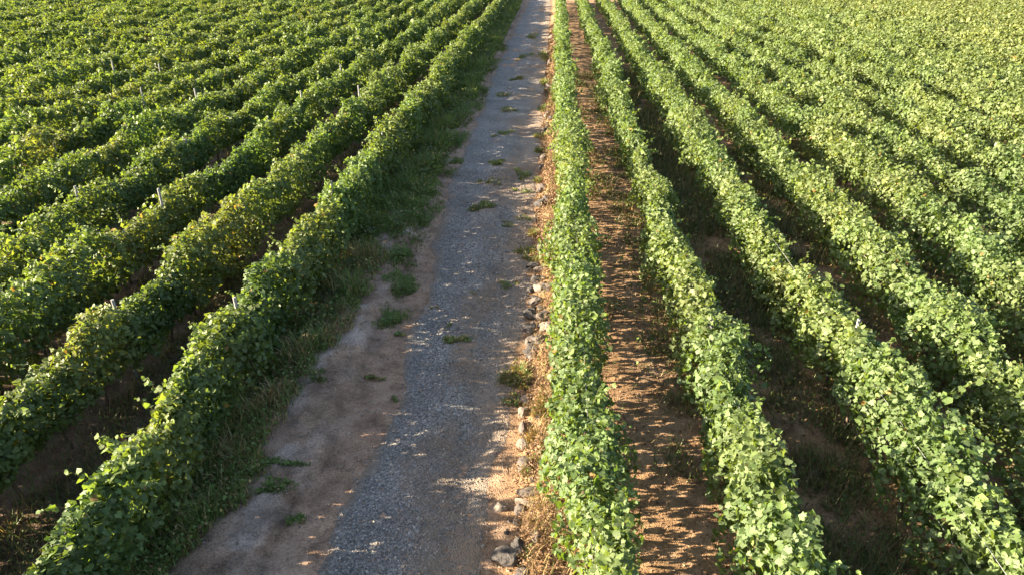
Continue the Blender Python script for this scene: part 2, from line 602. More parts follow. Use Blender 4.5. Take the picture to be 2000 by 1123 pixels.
ROWS = {}
for side, k, X, y0 in rows:
    Y_END = 122.0 if side == 'left' and k < 5 else 99.0
    seed = 1000 + k * 37 + (500 if side == 'left' else 0)
    # ---- leaf positions
    cell = .5
    yc = np.arange(y0, Y_END, cell)
    d = np.sqrt(X * X + yc * yc + 46.0)
    s = np.clip(1 + (d - 19) / 50.0, 1, 2.1)
    dens = 960 / s ** 2
    if k > 3:
        dens *= .92
    cnt = rng.poisson(dens * cell)
    y = np.repeat(yc, cnt) + rng.random(cnt.sum()) * cell
    sc = np.repeat(s, cnt)
    n = len(y)

    def prof(y):
        top = 1.74 + (.21 + (.07 if side == 'left' else 0)) * fbm(y / 1.9, y * 0, seed, 2) + .13 * noise(y / .75, y * 0, seed + 11) + .08 * noise(y / .33, y * 0, seed + 1)
        w = (.375 if side == 'left' else .425) + 0.12 * noise(y / 1.5, y * 0, seed + 2) + .08 * noise(y / .6, y * 0, seed + 3)
        c = .14 * noise(y / 3.0, y * 0, seed + 4) + .1 * noise(y / 1.0, y * 0, seed + 5)
        bot = .30 + .22 * noise(y / 1.1, y * 0, seed + 6)
        vig = noise(y / 6.0, y * 0, seed + 12)
        top = top + .13 * vig - .3 * sstep(.66, .86, noise(y / 1.4, y * 0 + k * 3.7, 555))
        w = w * (1 + .22 * vig)
        if side == 'left':
            top = top + .05 + ((.06 + .13 * sstep(13, 10.5, y)) if k == 0 else 0)
        if side == 'right' and k == 0:
            w = w * .92
            bot = bot - .03
        if side == 'right' and k > 1:
            w = w * (1.1 + .12 * sstep(16, 11, y))
        if side == 'right' and k == 2:
            near = sstep(17, 11.5, y)
            c = c + .22 * near
            top = top + .12 * near
        return top, w, c, bot

    top, w, cx, bot = prof(y)
    phi = np.radians(-42 + 264 * rng.random(n))
    p = 2.7
    cs, sn = np.cos(phi), np.sin(phi)
    ux = np.sign(cs) * np.abs(cs) ** (2 / p)
    uz = np.sign(sn) * np.abs(sn) ** (2 / p)
    bump = .28 * noise(y / .55, phi * 1.7, seed + 7) + .2 * noise(y / .24, phi * 3.5, seed + 8)
    rho = (1 - .62 * rng.random(n) ** 1.9) * (1 + bump)
    zc, hh = (top + bot) / 2, (top - bot) / 2
    wz = w * (1.17 - .34 * uz)
    pos = np.stack([X + cx + wz * ux * rho, y, zc + hh * uz * (rho * .8 + .2)], -1)
    # thin spots and holes
    hole = noise(y / .5, phi * 2.2, seed + 9) + .5 * noise(y / .2, phi * 5, seed + 10)
    hid = (np.cos(phi) * (-1 if side == 'left' else 1) > .35) & (uz < .45) & (sc > 1.3)
    gapk = .8 * sstep(.66, .86, noise(y / 1.4, y * 0 + k * 3.7, 555))
    keep = (rng.random(n) > gapk) & ~(hid & (rng.random(n) < .65)) & (hole > (-.45 if (side, k) == ('right', 0) else -.55) - .4 * (rng.random(n))) & (pos[:, 2] > .12)
    pos, y, sc, phi, ux, uz, wz, hh = pos[keep], y[keep], sc[keep], phi[keep], ux[keep], uz[keep], wz[keep], hh[keep]
    rho = rho[keep]
    n = len(y)
    nrm = np.stack([np.cos(phi) * .75, 0 * y, np.sin(phi) * .9], -1)
    nrm /= np.linalg.norm(nrm, axis=1, keepdims=True)
    Nr = .62 * nrm + np.array([0, 0, .34]) + (.62 - .2 * sstep(1.2, 1.8, sc))[:, None] * rng.normal(size=(n, 3))
    tip = np.array([0, 0, -1.0]) + .35 * nrm + .55 * rng.normal(size=(n, 3))
    size = sc * (.045 + .075 * rng.random(n)) * .93
    young = np.clip((rng.random(n) - .9) * 6, 0, .8) * (uz > .2)
    # ---- shoots that break out of the hedge
    stems = []
    ylen = Y_END - y0
    near_len = max(0.0, min(Y_END, 60) - y0)
    ns = int(near_len * (3.0 if side == 'left' else 2.8))
    ys = y0 + rng.random(ns) * near_len
    sp, sN, st, ss, sy_ = [], [], [], [], []
    special = []
    if (side, k) == ('right', 2):
        special = [(9.6, (.75, .1, .6), 1.0, .55)]
    if (side, k) == ('right', 0):
        special = [(17.2, (.8, .0, .25), .6, .6), (9.9, (.6, .1, .4), .5, .5), (5.9, (.8, .0, .2), .5, .45)]
    if (side, k) == ('left', 0):
        special = [(9.4, (-.35, 0, .9), .6, 0), (9.1, (-.55, 0, .75), .55, 0), (8.0, (-.8, 0, .5), .5, -.3), (12.9, (-.4, 0, .9), .5, 0),
                   (16.2, (-.3, 0, .9), .5, 0), (19.3, (-.2, 0, 1), .45, 0), (22, (-.5, 0, .8), .5, 0), (6.9, (-.7, 0, .6), .5, -.2)]
    if (side, k) == ('right', 3):
        special = [(15.2, (-.2, 0, .9), .7, -.2)]
    for q in range(ns + len(special)):
        if q < ns:
            yy = ys[q]
            th = rng.normal() * 1.0
            dirv = np.array([math.sin(th), .5 * rng.normal(), abs(math.cos(th)) + .15])
            ln = .18 + .46 * rng.random() ** 2
            off = math.sin(th)
        else:
            yy, dv, ln, off = special[q - ns]
            dirv = np.array(dv)
        dirv = dirv / np.linalg.norm(dirv)
        t_, w_, c_, b_ = (float(v) for v in (a[0] for a in prof(np.array([yy]))))
        p0 = np.array([X + c_ + off * w_ * .8, yy, t_ - .1 - .45 * max(0, abs(off) - .5)])
        pts = []
        pcur, dcur = p0.copy(), dirv.copy()
        m = 7
        for j in range(m):
            pts.append(pcur.copy())
            pcur = pcur + dcur * ln / (m - 1)
            dcur = dcur + np.array([0, 0, -.09]) + .14 * rng.normal(size=3)
            dcur /= np.linalg.norm(dcur)
        dd = math.sqrt(X * X + yy * yy + 46)
        if dd < 24:
            stems.append(tube(pts, [.0045 * (1 - .6 * j / m) for j in range(m)], 4))
        nl = int(5 + ln * 15)
        for j in range(nl):
            f = (j + .6) / nl
            fi = f * (m - 1)
            i0 = min(int(fi), m - 2)
            pp = pts[i0] + (pts[i0 + 1] - pts[i0]) * (fi - i0)
            lat = rng.normal(size=3)
            lat[2] = abs(lat[2]) * .4
            lat /= np.linalg.norm(lat)
            sl = (.14 - .085 * f) * (.8 + .4 * rng.random()) * min(1.7, max(1, 1 + (dd - 19) / 44))
            sp.append(pp + lat * sl * .5)
            sN.append(np.array([0, 0, .8]) + .6 * rng.normal(size=3) + .3 * lat)
            st.append(lat + np.array([0, 0, -.4]))
            ss.append(sl)
            sy_.append(.25 + .6 * f)
    if sp:
        pos = np.concatenate([pos, np.array(sp)])
        Nr = np.concatenate([Nr, np.array(sN)])
        tip = np.concatenate([tip, np.array(st)])
        size = np.concatenate([size, np.array(ss)])
        young = np.concatenate([young, np.array(sy_)])
        rho = np.concatenate([rho, np.full(len(sp), .5)])
        nrm = np.concatenate([nrm, np.tile([0, 0, 1.0], (len(sp), 1))])
        n = len(pos)
    # ---- inner leaves, added to block sun leaking through the hedge
    yi = np.arange(y0, Y_END, .5)
    di = np.sqrt(X * X + yi * yi + 46.0)
    si = np.clip(di / 24.0, 1, 2.4)
    ci = rng.poisson(.5 * ({'left': 300, 'right': 60}[side] if k == 0 else (190 if side == 'left' else 140)) / si ** 2)
    yi = np.repeat(yi, ci) + .5 * rng.random(ci.sum())
    si = np.repeat(si, ci)
    m = len(yi)
    t_, w_, c_, b_ = prof(yi)
    core = np.stack([X + c_ + w_ * .55 * (2 * rng.random(m) - 1), yi, b_ + .05 + (t_ - b_ - .22) * rng.random(m)], -1)
    pos = np.concatenate([pos, core])
    Nr = np.concatenate([Nr, np.array([.7, 0, .3]) + .6 * rng.normal(size=(m, 3))])
    tip = np.concatenate([tip, np.array([0, 0, -1.0]) + .5 * rng.normal(size=(m, 3))])
    size = np.concatenate([size, si * (.15 + .05 * rng.random(m))])
    young = np.concatenate([young, np.zeros(m)])
    rho = np.concatenate([rho, np.full(m, .2)])
    nrm = np.concatenate([nrm, np.tile([0, 0, 1.0], (m, 1))])
    n = len(pos)
    R = frames(Nr, tip)
    curl = .2 + 2.4 * rng.random(n) ** 1.5
    # ---- colour of each leaf
    py_ = pos[:, 1]
    if side == 'left':
        yb = {0: .17, 1: .34, 2: .1}.get(k, .14)
        if k == 1:
            yb = .15 + .18 * sstep(3, 8, py_) * sstep(27, 20, py_)
        yel = np.clip(yb + .20 * fbm(py_ / 2.2, py_ * 0 + k, 77) + (.03 if k > 5 else 0), 0, .8)
        if k == 0:
            yel = np.clip(yel + .3 * np.exp(-((py_ - 15.6) / 1.0) ** 2) + .2 * np.exp(-((py_ - 12) / .8) ** 2), 0, .8)
        cool = np.full(n, .1)
    else:
        yel = np.clip(.05 + .12 * fbm(py_ / 2.2, py_ * 0 + k, 78) + .015 * k, 0, .4)
        cool = np.full(n, .45)
    vigr = fbm(pos[:, 0] / 9.0, py_ / 9.0, 88)
    yel = np.clip(yel - .07 * vigr, 0, .8)
    colr = leaf_colours(n, yel, young, cool) * (1 + .14 * fbm(pos[:, 0] / 2.5, py_ / 2.0, 89))[:, None]
    dist = np.linalg.norm(pos - np.array([0, 0, CAM_Z]), axis=1)
    calm = .45 * sstep(26, 45, dist)[:, None]
    colr = colr * (1 - calm) + colr.mean(0) * calm

    # ---- the row as a thing
    lab = LOOK.get((side, k), 'green vine row, %s from the gravel track on its %s side' % (ORD[k], side))
    root = thing('vine_row', (X, y0, 0), lab, 'vine row', 'vine rows %s of the track' % side)
    org = np.array([X, y0, 0])
    single = np.zeros(n, bool)
    if dist.min() < 19 and k < 4:
        tocam = np.array([0, 0, CAM_Z]) - pos
        tocam /= np.linalg.norm(tocam, axis=1, keepdims=True)
        face = np.abs((R[:, :, 2] * tocam).sum(1))
        outw = (nrm * tocam).sum(1)
        fx = pos[:, 0] / np.maximum(pos[:, 1], .1)
        infr = (pos[:, 0] > -.722 * pos[:, 1] - 1.9) & (pos[:, 0] < .563 * pos[:, 1] + 1.9) & (pos[:, 1] > 5.2) & (dist < 19)
        score = size * face / dist * (outw > .35) * infr * (rho > .8)
        idx = np.argsort(-score)[:300]
        idx = idx[score[idx] > 0]
        single[idx] = True
        for i in idx:
            me = LEAF_MESHES[i % 4]
            o = bpy.data.objects.new('leaf', me)
            COL.link(o)
            o.parent = root
            Mx = Matrix([[*(R[i, r] * size[i]), pos[i, r] - org[r]] for r in range(3)] + [[0, 0, 0, 1]])
            o.matrix_basis = Mx
            o.color = (*colr[i], 1)
    Vs, Ts, Cs = [], [], []
    nv = 0
    rest = ~single
    fine = rest & (dist < 13.2) & (rho > .76)
    mid = rest & ~fine & (((dist < 22) & (rho > .6)) | ((dist < 14.5) & (rho > .4)))
    for tV, tT, mask in ((LV0, LT0, fine), (LV1, LT1, mid), (LV2, LT2, rest & ~fine & ~mid)):
        if not mask.any():
            continue
        a, b = emit(tV, tT, pos[mask], R[mask], size[mask], curl[mask])
        Vs.append(a)
        Ts.append(b + nv)
        Cs.append(np.repeat(colr[mask], len(tT), 0))
        nv += len(a)
    for a, b in stems:
        Vs.append(a)
        Ts.append(b + nv)
        Cs.append(np.tile([.17, .15, .045], (len(b), 1)))
        nv += len(a)
    V = np.concatenate(Vs) - org
    link('foliage', mesh_np('foliage', V, np.concatenate(Ts), np.concatenate(Cs), True, M_LEAF), root, kind='stuff')
    r = Row()
    r.root, r.prof, r.X, r.y0, r.org = root, prof, X, y0, org
    ROWS[(side, k)] = r

# ---- trunks and trellis wires of the rows near enough to show them
TRUNKS = []
for v in range(5):
    pts, rad = [], []
    x = y = 0.0
    for j in range(7):
        pts.append((x, y, -.05 + j * .15))
        rad.append(.036 - .003 * j + .006 * random.random())
        x += random.uniform(-.035, .035)
        y += random.uniform(-.04, .04)
    a, b = tube(pts, rad, 7)
    TRUNKS.append(mesh_np('trunk', a, b, None, True, M_BARK))
for (side, k), r in ROWS.items():
    if k > 4:
        continue
    yy = r.y0 + .6
    i = 0
    while yy < r.y0 + 22:
        o = link('trunk', TRUNKS[(i * 3 + k) % 5], r.root)
        xx = random.uniform(-.06, .06)
        o.location = (xx, yy - r.y0, elev1(r.X + xx, yy) if abs(r.X) < 12 else 0)
        o.rotation_euler = (0, 0, random.uniform(0, 6.28))
        yy += random.uniform(1.1, 1.4)
        i += 1
    if k < 4:
        for hz in (.95, 1.5):
            pts = [(random.uniform(-.01, .01), t, hz - .02 * math.sin(math.pi * (t % 6.6) / 6.6)) for t in np.arange(0, 40, 1.65)]
            a, b = tube(pts, [.0022] * len(pts), 4)
            link('wire', mesh_np('wire', a, b, None, True, M_WIRE), r.root)

# ------------------------------------------------------------------ trellis posts that stand clear of the leaves
def post_mesh(v):
    h, w = 2.0, .038
    pts = [(0, 0, -.1), (0, 0, .6), (.004 * v, .003, 1.4), (.006 * v, .004, h - .012), (.006 * v, .004, h)]
    a, b = tube(pts, [w, w * .98, w * .95, w * .93, w * .78], 8)
    return mesh_np('trellis_post', a, b, None, False, M_POST)


PM = [post_mesh(v) for v in (-2, 1, 3)]
POSTS = {('left', 0): [(12.6, .05), (19.35, .17), (26.1, .08), (33.0, .1), (39.6, .02), (46.2, .08)], ('left', 1): [(12.4, .08), (32.4, .12), (39, .05)],
         ('left', 2): [(12.2, .04), (19.05, -.25), (31.9, .18), (38.5, .15), (45.2, .12)], ('left', 3): [(18.95, -.2), (25.7, .1), (52, .1)],
         ('left', 4): [(25.5, .1), (32.1, .08)], ('left', 5): [(25.5, .08), (31.9, .2), (58.5, .15)], ('left', 6): [(45, .2), (38.5, .1)],
         ('left', 7): [(38.4, .22), (51.8, .15)], ('left', 8): [(45.1, .18)], 
         
         ('right', 1): [(12.35, .06)], ('right', 2): [(12.4, -.02)], ('right', 6): [(26.0, .16)]}
for (side, k), lst in POSTS.items():
    r = ROWS[(side, k)]
    lst = sorted(lst)
    for i, (yy, up) in enumerate(lst):
        if yy < r.y0:
            continue
        t_, w_, c_, b_ = (float(a[0]) for a in r.prof(np.array([yy])))
        if len(lst) == 1:
            pos_txt = 'only one in'
        else:
            pos_txt = '%s one along' % ORD[i]
        lab = 'trellis post, %s the %s vine row %s of track' % (pos_txt, ORD[k], side)
        o = link('trellis_post', PM[i % 3], None, label=lab, category='post', group='trellis posts poking above the vines')
        zt = t_ + up * .55 + .04
        o.location = (r.X + c_ + (-.1 if side == 'left' else -.05), yy, zt - 2.0)
        o.rotation_euler = (random.uniform(-.03, .03), random.uniform(-.05, .05), random.uniform(0, 6))

# ------------------------------------------------------------------ rocks of the edging
def rock_mesh(seed, mat):
    rr = np.random.default_rng(seed)
    bm = bmesh.new()
    bmesh.ops.create_icosphere(bm, subdivisions=3, radius=1.0)
    V = np.array([v.co[:] for v in bm.verts])
    for _ in range(10):
        nn = rr.normal(size=3)
        nn /= np.linalg.norm(nn)
        off = .5 + .3 * rr.random()
        dd = V @ nn - off
        V = V - np.maximum(dd, 0)[:, None] * nn * .92
    r_ = noise(V[:, 0] * 2.3 + seed, V[:, 1] * 2.3 + V[:, 2] * 1.7, seed) * .16 + noise(V[:, 0] * 6 + seed, V[:, 1] * 6 + V[:, 2] * 5, seed) * .06
    V = V * (1 + r_)[:, None]
    for v, c in zip(bm.verts, V):
        v.co = c
    for f in bm.faces:
        f.smooth = False
    me = bpy.data.meshes.new('rock')
    bm.to_mesh(me)
    bm.free()
    me.materials.append(mat)
    return me


# x, y, half sizes, material, label
RK = [
    (-.30, 23.4, .27, .2, .2, 'd', 'dark boulder with a pale top face at the head of the rock edging'),
    (-.06, 23.5, .18, .16, .2, 'd', 'dark rock wedged between the pale topped boulder and the sunlit vines'),
    (-.22, 19.6, .12, .24, .2, 'g', 'upright weathered stone slab in the dry leaves above the rock edging'),
    (-.41, 18.45, .27, .15, .13, 'd', 'long grey rock topping the main run of rock edging'),
    (-.22, 18.0, .2, .13, .12, 'g', 'rounded grey rock just below the long one in the rock edging'),
    (-.27, 17.5, .19, .14, .15, 'd', 'dark rock below the rounded grey one in the rock edging'),
    (-.42, 17.0, .14, .24, .15, 'd', 'black upright rock facing the track in the rock edging'),
    (-.16, 16.8, .24, .2, .16, 'p', 'pale round rock behind the black upright one in the rock edging'),
    (-.30, 16.25, .24, .16, .12, 'g', 'flat grey rock below the pale round one in the rock edging'),
    (-.40, 15.55, .2, .18, .16, 'd', 'dark hollow looking rock halfway down the rock edging'),
    (-.10, 15.35, .26, .18, .16, 'g', 'brown grey block next to the dark hollow looking rock'),
    (-.42, 14.95, .2, .16, .13, 'd', 'dark rock below the hollow looking one in the rock edging'),
    (.04, 14.75, .27, .2, .18, 'p', 'large pale rock touching the sunlit vine row'),
    (-.16, 14.3, .17, .14, .13, 'g', 'small grey rock below the large pale rock'),
    (-.38, 14.35, .17, .15, .11, 'g', 'low grey rock at the track side below the large pale rock'),
    (-.31, 13.85, .24, .17, .12, 'd', 'last dark rock of the main run before the weeds'),
    (-.36, 12.0, .17, .13, .1, 'g', 'half buried grey rock by the tall weeds on the track edge'),
    (-.40, 11.65, .12, .19, .12, 'p', 'narrow pale rock at the edge of the brown dry leaves'),
    (-.42, 11.15, .09, .2, .12, 'g', 'long narrow rock edging the brown dry leaves'),
    (-.36, 10.65, .15, .16, .13, 'p', 'pale rock halfway along the brown dry leaves'),
    (-.34, 10.0, .16, .22, .15, 'g', 'grey rock half hidden by yellow grass at the track edge'),
    (-.22, 9.3, .26, .11, .08, 'g', 'flat brown slab below the yellow grass'),
    (-.22, 9.02, .24, .07, .09, 'p', 'thin pale slab under the flat brown slab'),
    (-.35, 8.92, .13, .1, .1, 'g', 'two toned angular rock at the foot of the slabs'),
    (-.70, 8.98, .14, .11, .1, 'p', 'loose pale brown block lying out on the bare track edge'),
    (.24, 9.3, .13, .11, .1, 'p', 'sandy block tucked against the foot of the sunlit vines'),
    (-.54, 8.68, .045, .04, .035, 'p', 'small orange stone near the loose pale block'),
    (-.40, 8.66, .07, .1, .06, 'g', 'small grey stone beside the brown leaf pile'),
    (-.56, 8.45, .05, .04, .03, 'd', 'small dark stone between the orange stone and the black boulder'),
    (-.55, 7.95, .21, .2, .15, 'd', 'black boulder at the bottom edge beside the gravel'),
    (-.38, 8.08, .16, .14, .16, 'd', 'black rock leaning on the bottom boulder'),
    (-.28, 7.62, .14, .16, .1, 'g', 'grey slab at the very bottom of the track edge'),
    (-.28, 29.0, .2, .18, .17, 'g', 'brown grey rock far up the edging beside a dark gap'),
    (-.32, 27.8, .24, .14, .15, 'd', 'dark upright rock above the pale topped boulder'),
    (-.30, 25.4, .2, .15, .14, 'g', 'grey rock in the weeds above the pale topped boulder'),
    (-.34, 33.6, .26, .2, .18, 'g', 'rock at the far bend of the edging under yellow weeds'),
    (-.27, 36.5, .22, .22, .16, 'p', 'pale far rock in the dry litter'),
    (-.25, 44.0, .26, .24, .2, 'p', 'distant pale rock at the foot of the sunlit vines'),
    (-.22, 53.0, .26, .25, .2, 'p', 'second most distant pale rock along the edging'),
    (-.2, 66.0, .3, .3, .24, 'p', 'most distant pale rock along the edging'),
    (-5.65, 20.6, .17, .13, .13, 'g', 'lone grey stone at the weedy foot of the left vines'),
    (-4.95, 55.2, .32, .2, .2, 'd', 'dark boulder far up the left verge'),
    (-4.6, 88.0, .3, .22, .2, 'p', 'pale boulder near the top of the left verge'),
]
for q in range(34):
    yq = 13.6 + 5.4 * random.random() if q < 18 else (7.4 + 5 * random.random() if q < 25 else 19 + 22 * random.random())
    sq_ = random.uniform(.06, .12) * (1 if yq < 20 else 1.5)
    RK.append((-.46 + .42 * random.random(), yq, sq_, sq_ * random.uniform(.7, 1.2), sq_ * .8, random.choice('dggd'),
               'small rock filling the jumble of the main run of edging rocks' if q < 18 else
               ('small rock at the foot of the brown dry leaves near the bottom' if q < 25 else
                'small rock in the far stretch of edging beyond the main run')))
MATS = {'d': M_ROCK_D, 'g': M_ROCK, 'p': M_ROCK_P}
for i, (x, y, a, b, c, mt, lab) in enumerate(RK):
    o = link('rock', rock_mesh(340 + i, MATS[mt]), None, label=lab, category='rock', group='rocks beside the gravel track')
    o.location = (x, y, elev1(x, y) + c * (.3 if y > 13 or 'boulder' in lab or 'block' in lab else .08))
    o.scale = (a * 1.12, b * 1.12, c * 1.2)
    o.rotation_euler = (random.uniform(-.2, .2), random.uniform(-.2, .2), random.uniform(-.4, .4))

# ------------------------------------------------------------------ grass and weeds
def blades(x, y, z, length, width, lean, cols, spread=None, flat=False):
    """bent blades, 3 triangles each"""
    n = len(x)
    a = rng.random(n) * 6.283 if spread is None else spread
    dx, dy = np.cos(a), np.sin(a)
    wx, wy = -dy * width, dx * width
    p = np.stack([x, y, z - .01], -1)
    l1 = np.stack([dx * lean * .35 * length, dy * lean * .35 * length, .6 * length * np.sqrt(np.maximum(.05, 1 - .3 * lean ** 2))], -1)
    l2 = np.stack([dx * lean * length, dy * lean * length, length * np.sqrt(np.maximum(.08, 1 - lean ** 2 * .9))], -1)
    W = np.stack([wx, wy, 0 * wx], -1)
    if flat:
        V = np.stack([p - W * 1.25, p + W * 1.25, p + l2], 1)
        return V.reshape(-1, 3), np.arange(n * 3).reshape(-1, 3), cols
    V = np.stack([p - W, p + W, p + l1 - W * .75, p + l1 + W * .75, p + l2], 1)
    T = np.array([(0, 1, 3), (0, 3, 2), (2, 3, 4)])[None] + (np.arange(n) * 5)[:, None, None]
    return V.reshape(-1, 3), T.reshape(-1, 3), np.repeat(cols, 3, 0)


def grass_cols(n, straw=.2, base=(.11, .155, .035)):
    g = np.array(base) * (.55 + .9 * rng.random((n, 1)))
    s = np.array((.33, .24, .11)) * (.6 + .7 * rng.random((n, 1)))
    b = np.array((.17, .1, .05)) * (.6 + .7 * rng.random((n, 1)))
    r = rng.random((n, 1))
    return np.where(r < straw * .7, s, np.where(r < straw, b, g))


def join(parts):
    Vs, Ts, Cs, nv = [], [], [], 0
    for a, b, c in parts:
        Vs.append(a)
        Ts.append(b + nv)
        Cs.append(c)
        nv += len(a)
    return np.concatenate(Vs), np.concatenate(Ts), np.concatenate(Cs)


def weed_leaves(x, y, z, size, cols, flat=.5):
    n = len(x)
    Nn = np.array([0, 0, 1.0]) + flat * rng.normal(size=(n, 3))
    tp = rng.normal(size=(n, 3))
    a, b = emit(LV2, LT2, np.stack([x, y, z], -1), frames(Nn, tp), size, np.ones(n))
    return a, b, np.repeat(cols, 2, 0)


def scatter(n, x0, x1, y0, y1, ypow=1.0):
    return x0 + (x1 - x0) * rng.random(n), y0 + (y1 - y0) * rng.random(n) ** ypow


# weedy foot of the first vine row left of the track
n = 130000
x, y = scatter(n, -6.9, -4.3, 4.5, 100, 2.1)
lim = -4.9 + .34 * fbm(y * .55, y * 0, 91) + .12 * noise(y * 2.2, y * 0, 92) + .55 * sstep(19.5, 22, y) + .1 * sstep(22, 40, y) + .25 * np.exp(-((y - 9.3) / .8) ** 2)
dn = sstep(.12, -.15, x - lim) * (.35 + .65 * sstep(-.5, .2, fbm(x * 1.4, y * 1.1, 93)))
m = rng.random(n) < dn
x, y, lim = x[m], y[m], lim[m]
n = len(x)
gr = 1 + .028 * np.maximum(y - 10, 0)
dry = sstep(-.1, .5, fbm(x * .9, y * .6, 94))
cols = np.where((y > 19)[:, None], grass_cols(n, .1), grass_cols(n, .25))
alt = grass_cols(n, .8)
cols = np.where((rng.random(n) < dry * .8 * sstep(24, 17, y))[:, None], alt, cols) * 1.25
tall = (1 - .3 * sstep(18, 22, y)) * .6 + .9 * sstep(-.4, .5, fbm(x * 1.1, y * .9, 95)) * sstep(.05, -.6, x - lim)
ln = (.16 + .3 * rng.random(n) ** 1.5) * gr ** .5 * tall
q = y < 17
le = .35 + .6 * rng.random(n)
p1 = blades(x[q], y[q], elev(x[q], y[q]), ln[q], 0.0075 * gr[q], le[q], cols[q])
q = ~q
p3 = blades(x[q], y[q], elev(x[q], y[q]), ln[q], 0.009 * gr[q], le[q], cols[q], flat=True)
mm = rng.random(n) < .25
p2 = weed_leaves(x[mm], y[mm], elev(x[mm], y[mm]) + .05 + .2 * rng.random(mm.sum()), (.035 + .04 * rng.random(mm.sum())) * gr[mm], grass_cols(mm.sum(), .12))
V, T, C = join([p1, p2, p3])
link('verge_grass', mesh_np('verge_grass', V, T, C, True, M_GRASS), kind='stuff',
     label='tangled grass and weeds at the foot of the left vines')


def patch(x, y, rx, ry, nb, hgt, straw, name, label, cat, group, base=(.125, .185, .04), leafy=.1, parts=12):
    """a mat of grass or a tuft, one thing"""
    segs = []
    for q in range(parts):
        ox, oy = (0, 0) if q == 0 else (np.clip(rng.normal() * .5, -.85, .85) * rx, np.clip(rng.normal() * .5, -.85, .85) * ry)
        m = nb // parts
        r = rng.random(m) ** .65 * (.6 if q == 0 else .3 + .3 * rng.random())
        a = rng.random(m) * 6.283
        r = r * (1 + .45 * noise(a * 2.5, a * 0, int(abs(x * 100) + y * 10) + q))
        xx, yy = ox + r * np.cos(a) * rx, oy + r * np.sin(a) * ry
        wx, wy = x + xx, y + yy
        zz = elev(wx, wy) - elev1(x, y)
        fall = 1 - .55 * r
        wid = .005 * (1 + .03 * max(0, y - 10))
        outa = np.arctan2(yy, xx) + .8 * rng.normal(size=m)
        segs.append(blades(xx, yy, zz, hgt * .8 * (.35 + .85 * rng.random(m)) * fall, wid * (1 + rng.random(m)), .4 + .6 * rng.random(m),
                           grass_cols(m, straw, base), outa))
        mm = rng.random(m) < leafy
        k_ = int(mm.sum())
        if k_:
            segs.append(weed_leaves(xx[mm], yy[mm], zz[mm] + hgt * .5 * rng.random(k_), .02 + .03 * rng.random(k_) + 0.0006 * y, grass_cols(k_, straw * .6, base)))
    V, T, C = join(segs)
    o = link(name, mesh_np(name, V, T, C, True, M_GRASS), None, label=label, category=cat, group=group)
    o.location = (x, y, elev1(x, y) + .008)
    return o


GP = [
    (-3.80, 15.2, .26, .5, 1500, .13, .08, 'low green grass mat reaching the gravel, bottom one of the left verge chain'),
    (-3.92, 16.9, .38, .55, 1900, .13, .08, 'green grass mat directly above the bottom one of the verge chain'),
    (-4.2, 18.8, .32, .6, 1700, .13, .1, 'thin green grass mat in the middle of the verge chain'),
    (-4.65, 21.7, .7, 1.3, 4200, .17, .08, 'wide lush grass patch on the left verge beside the bare bank'),
    (-4.45, 24.4, .5, 1.0, 3000, .17, .08, 'lush grass patch bulging into the gravel from the left verge'),
    (-4.75, 27.6, .7, 1.1, 3400, .17, .1, 'rounded grass patch above the bulging one on the left verge'),
    (-4.6, 31.0, .62, 1.5, 3400, .18, .08, 'bright grass patch at the narrowing of the track on the left verge'),
    (-3.95, 28.9, .25, .4, 700, .1, .1, 'small oval grass mat lying on the gravel edge'),
    (-4.6, 36.5, .6, 2.0, 3000, .2, .12, 'long grass patch on the far left verge below the shaded bend'),
    (-4.7, 43.0, .6, 2.4, 2800, .2, .12, 'far grass patch on the left verge by the red weeds'),
    (-4.85, 51.0, .6, 2.6, 2600, .22, .12, 'distant grass patch on the left verge below the dark boulder'),
    (-4.9, 62.0, .7, 3.5, 2600, .24, .12, 'most distant grass patch on the left verge'),
    (-4.62, 9.75, .42, .09, 700, .08, .1, 'thin runner of green grass creeping across the bank near the bottom'),
    (-4.50, 9.1, .34, .16, 800, .08, .1, 'lower branching grass runner on the bare bank near the bottom'),
    (-4.85, 12.4, .2, .2, 400, .1, .3, 'small brownish grass clump on the upper bank edge'),
]
for x, y, rx, ry, nb, h, st, lab in GP:
    patch(x, y, rx * 1.25, ry * 1.3, int(nb * 1.05), h, st, 'grass_patch', lab, 'grass patch', 'grass patches on the left verge')
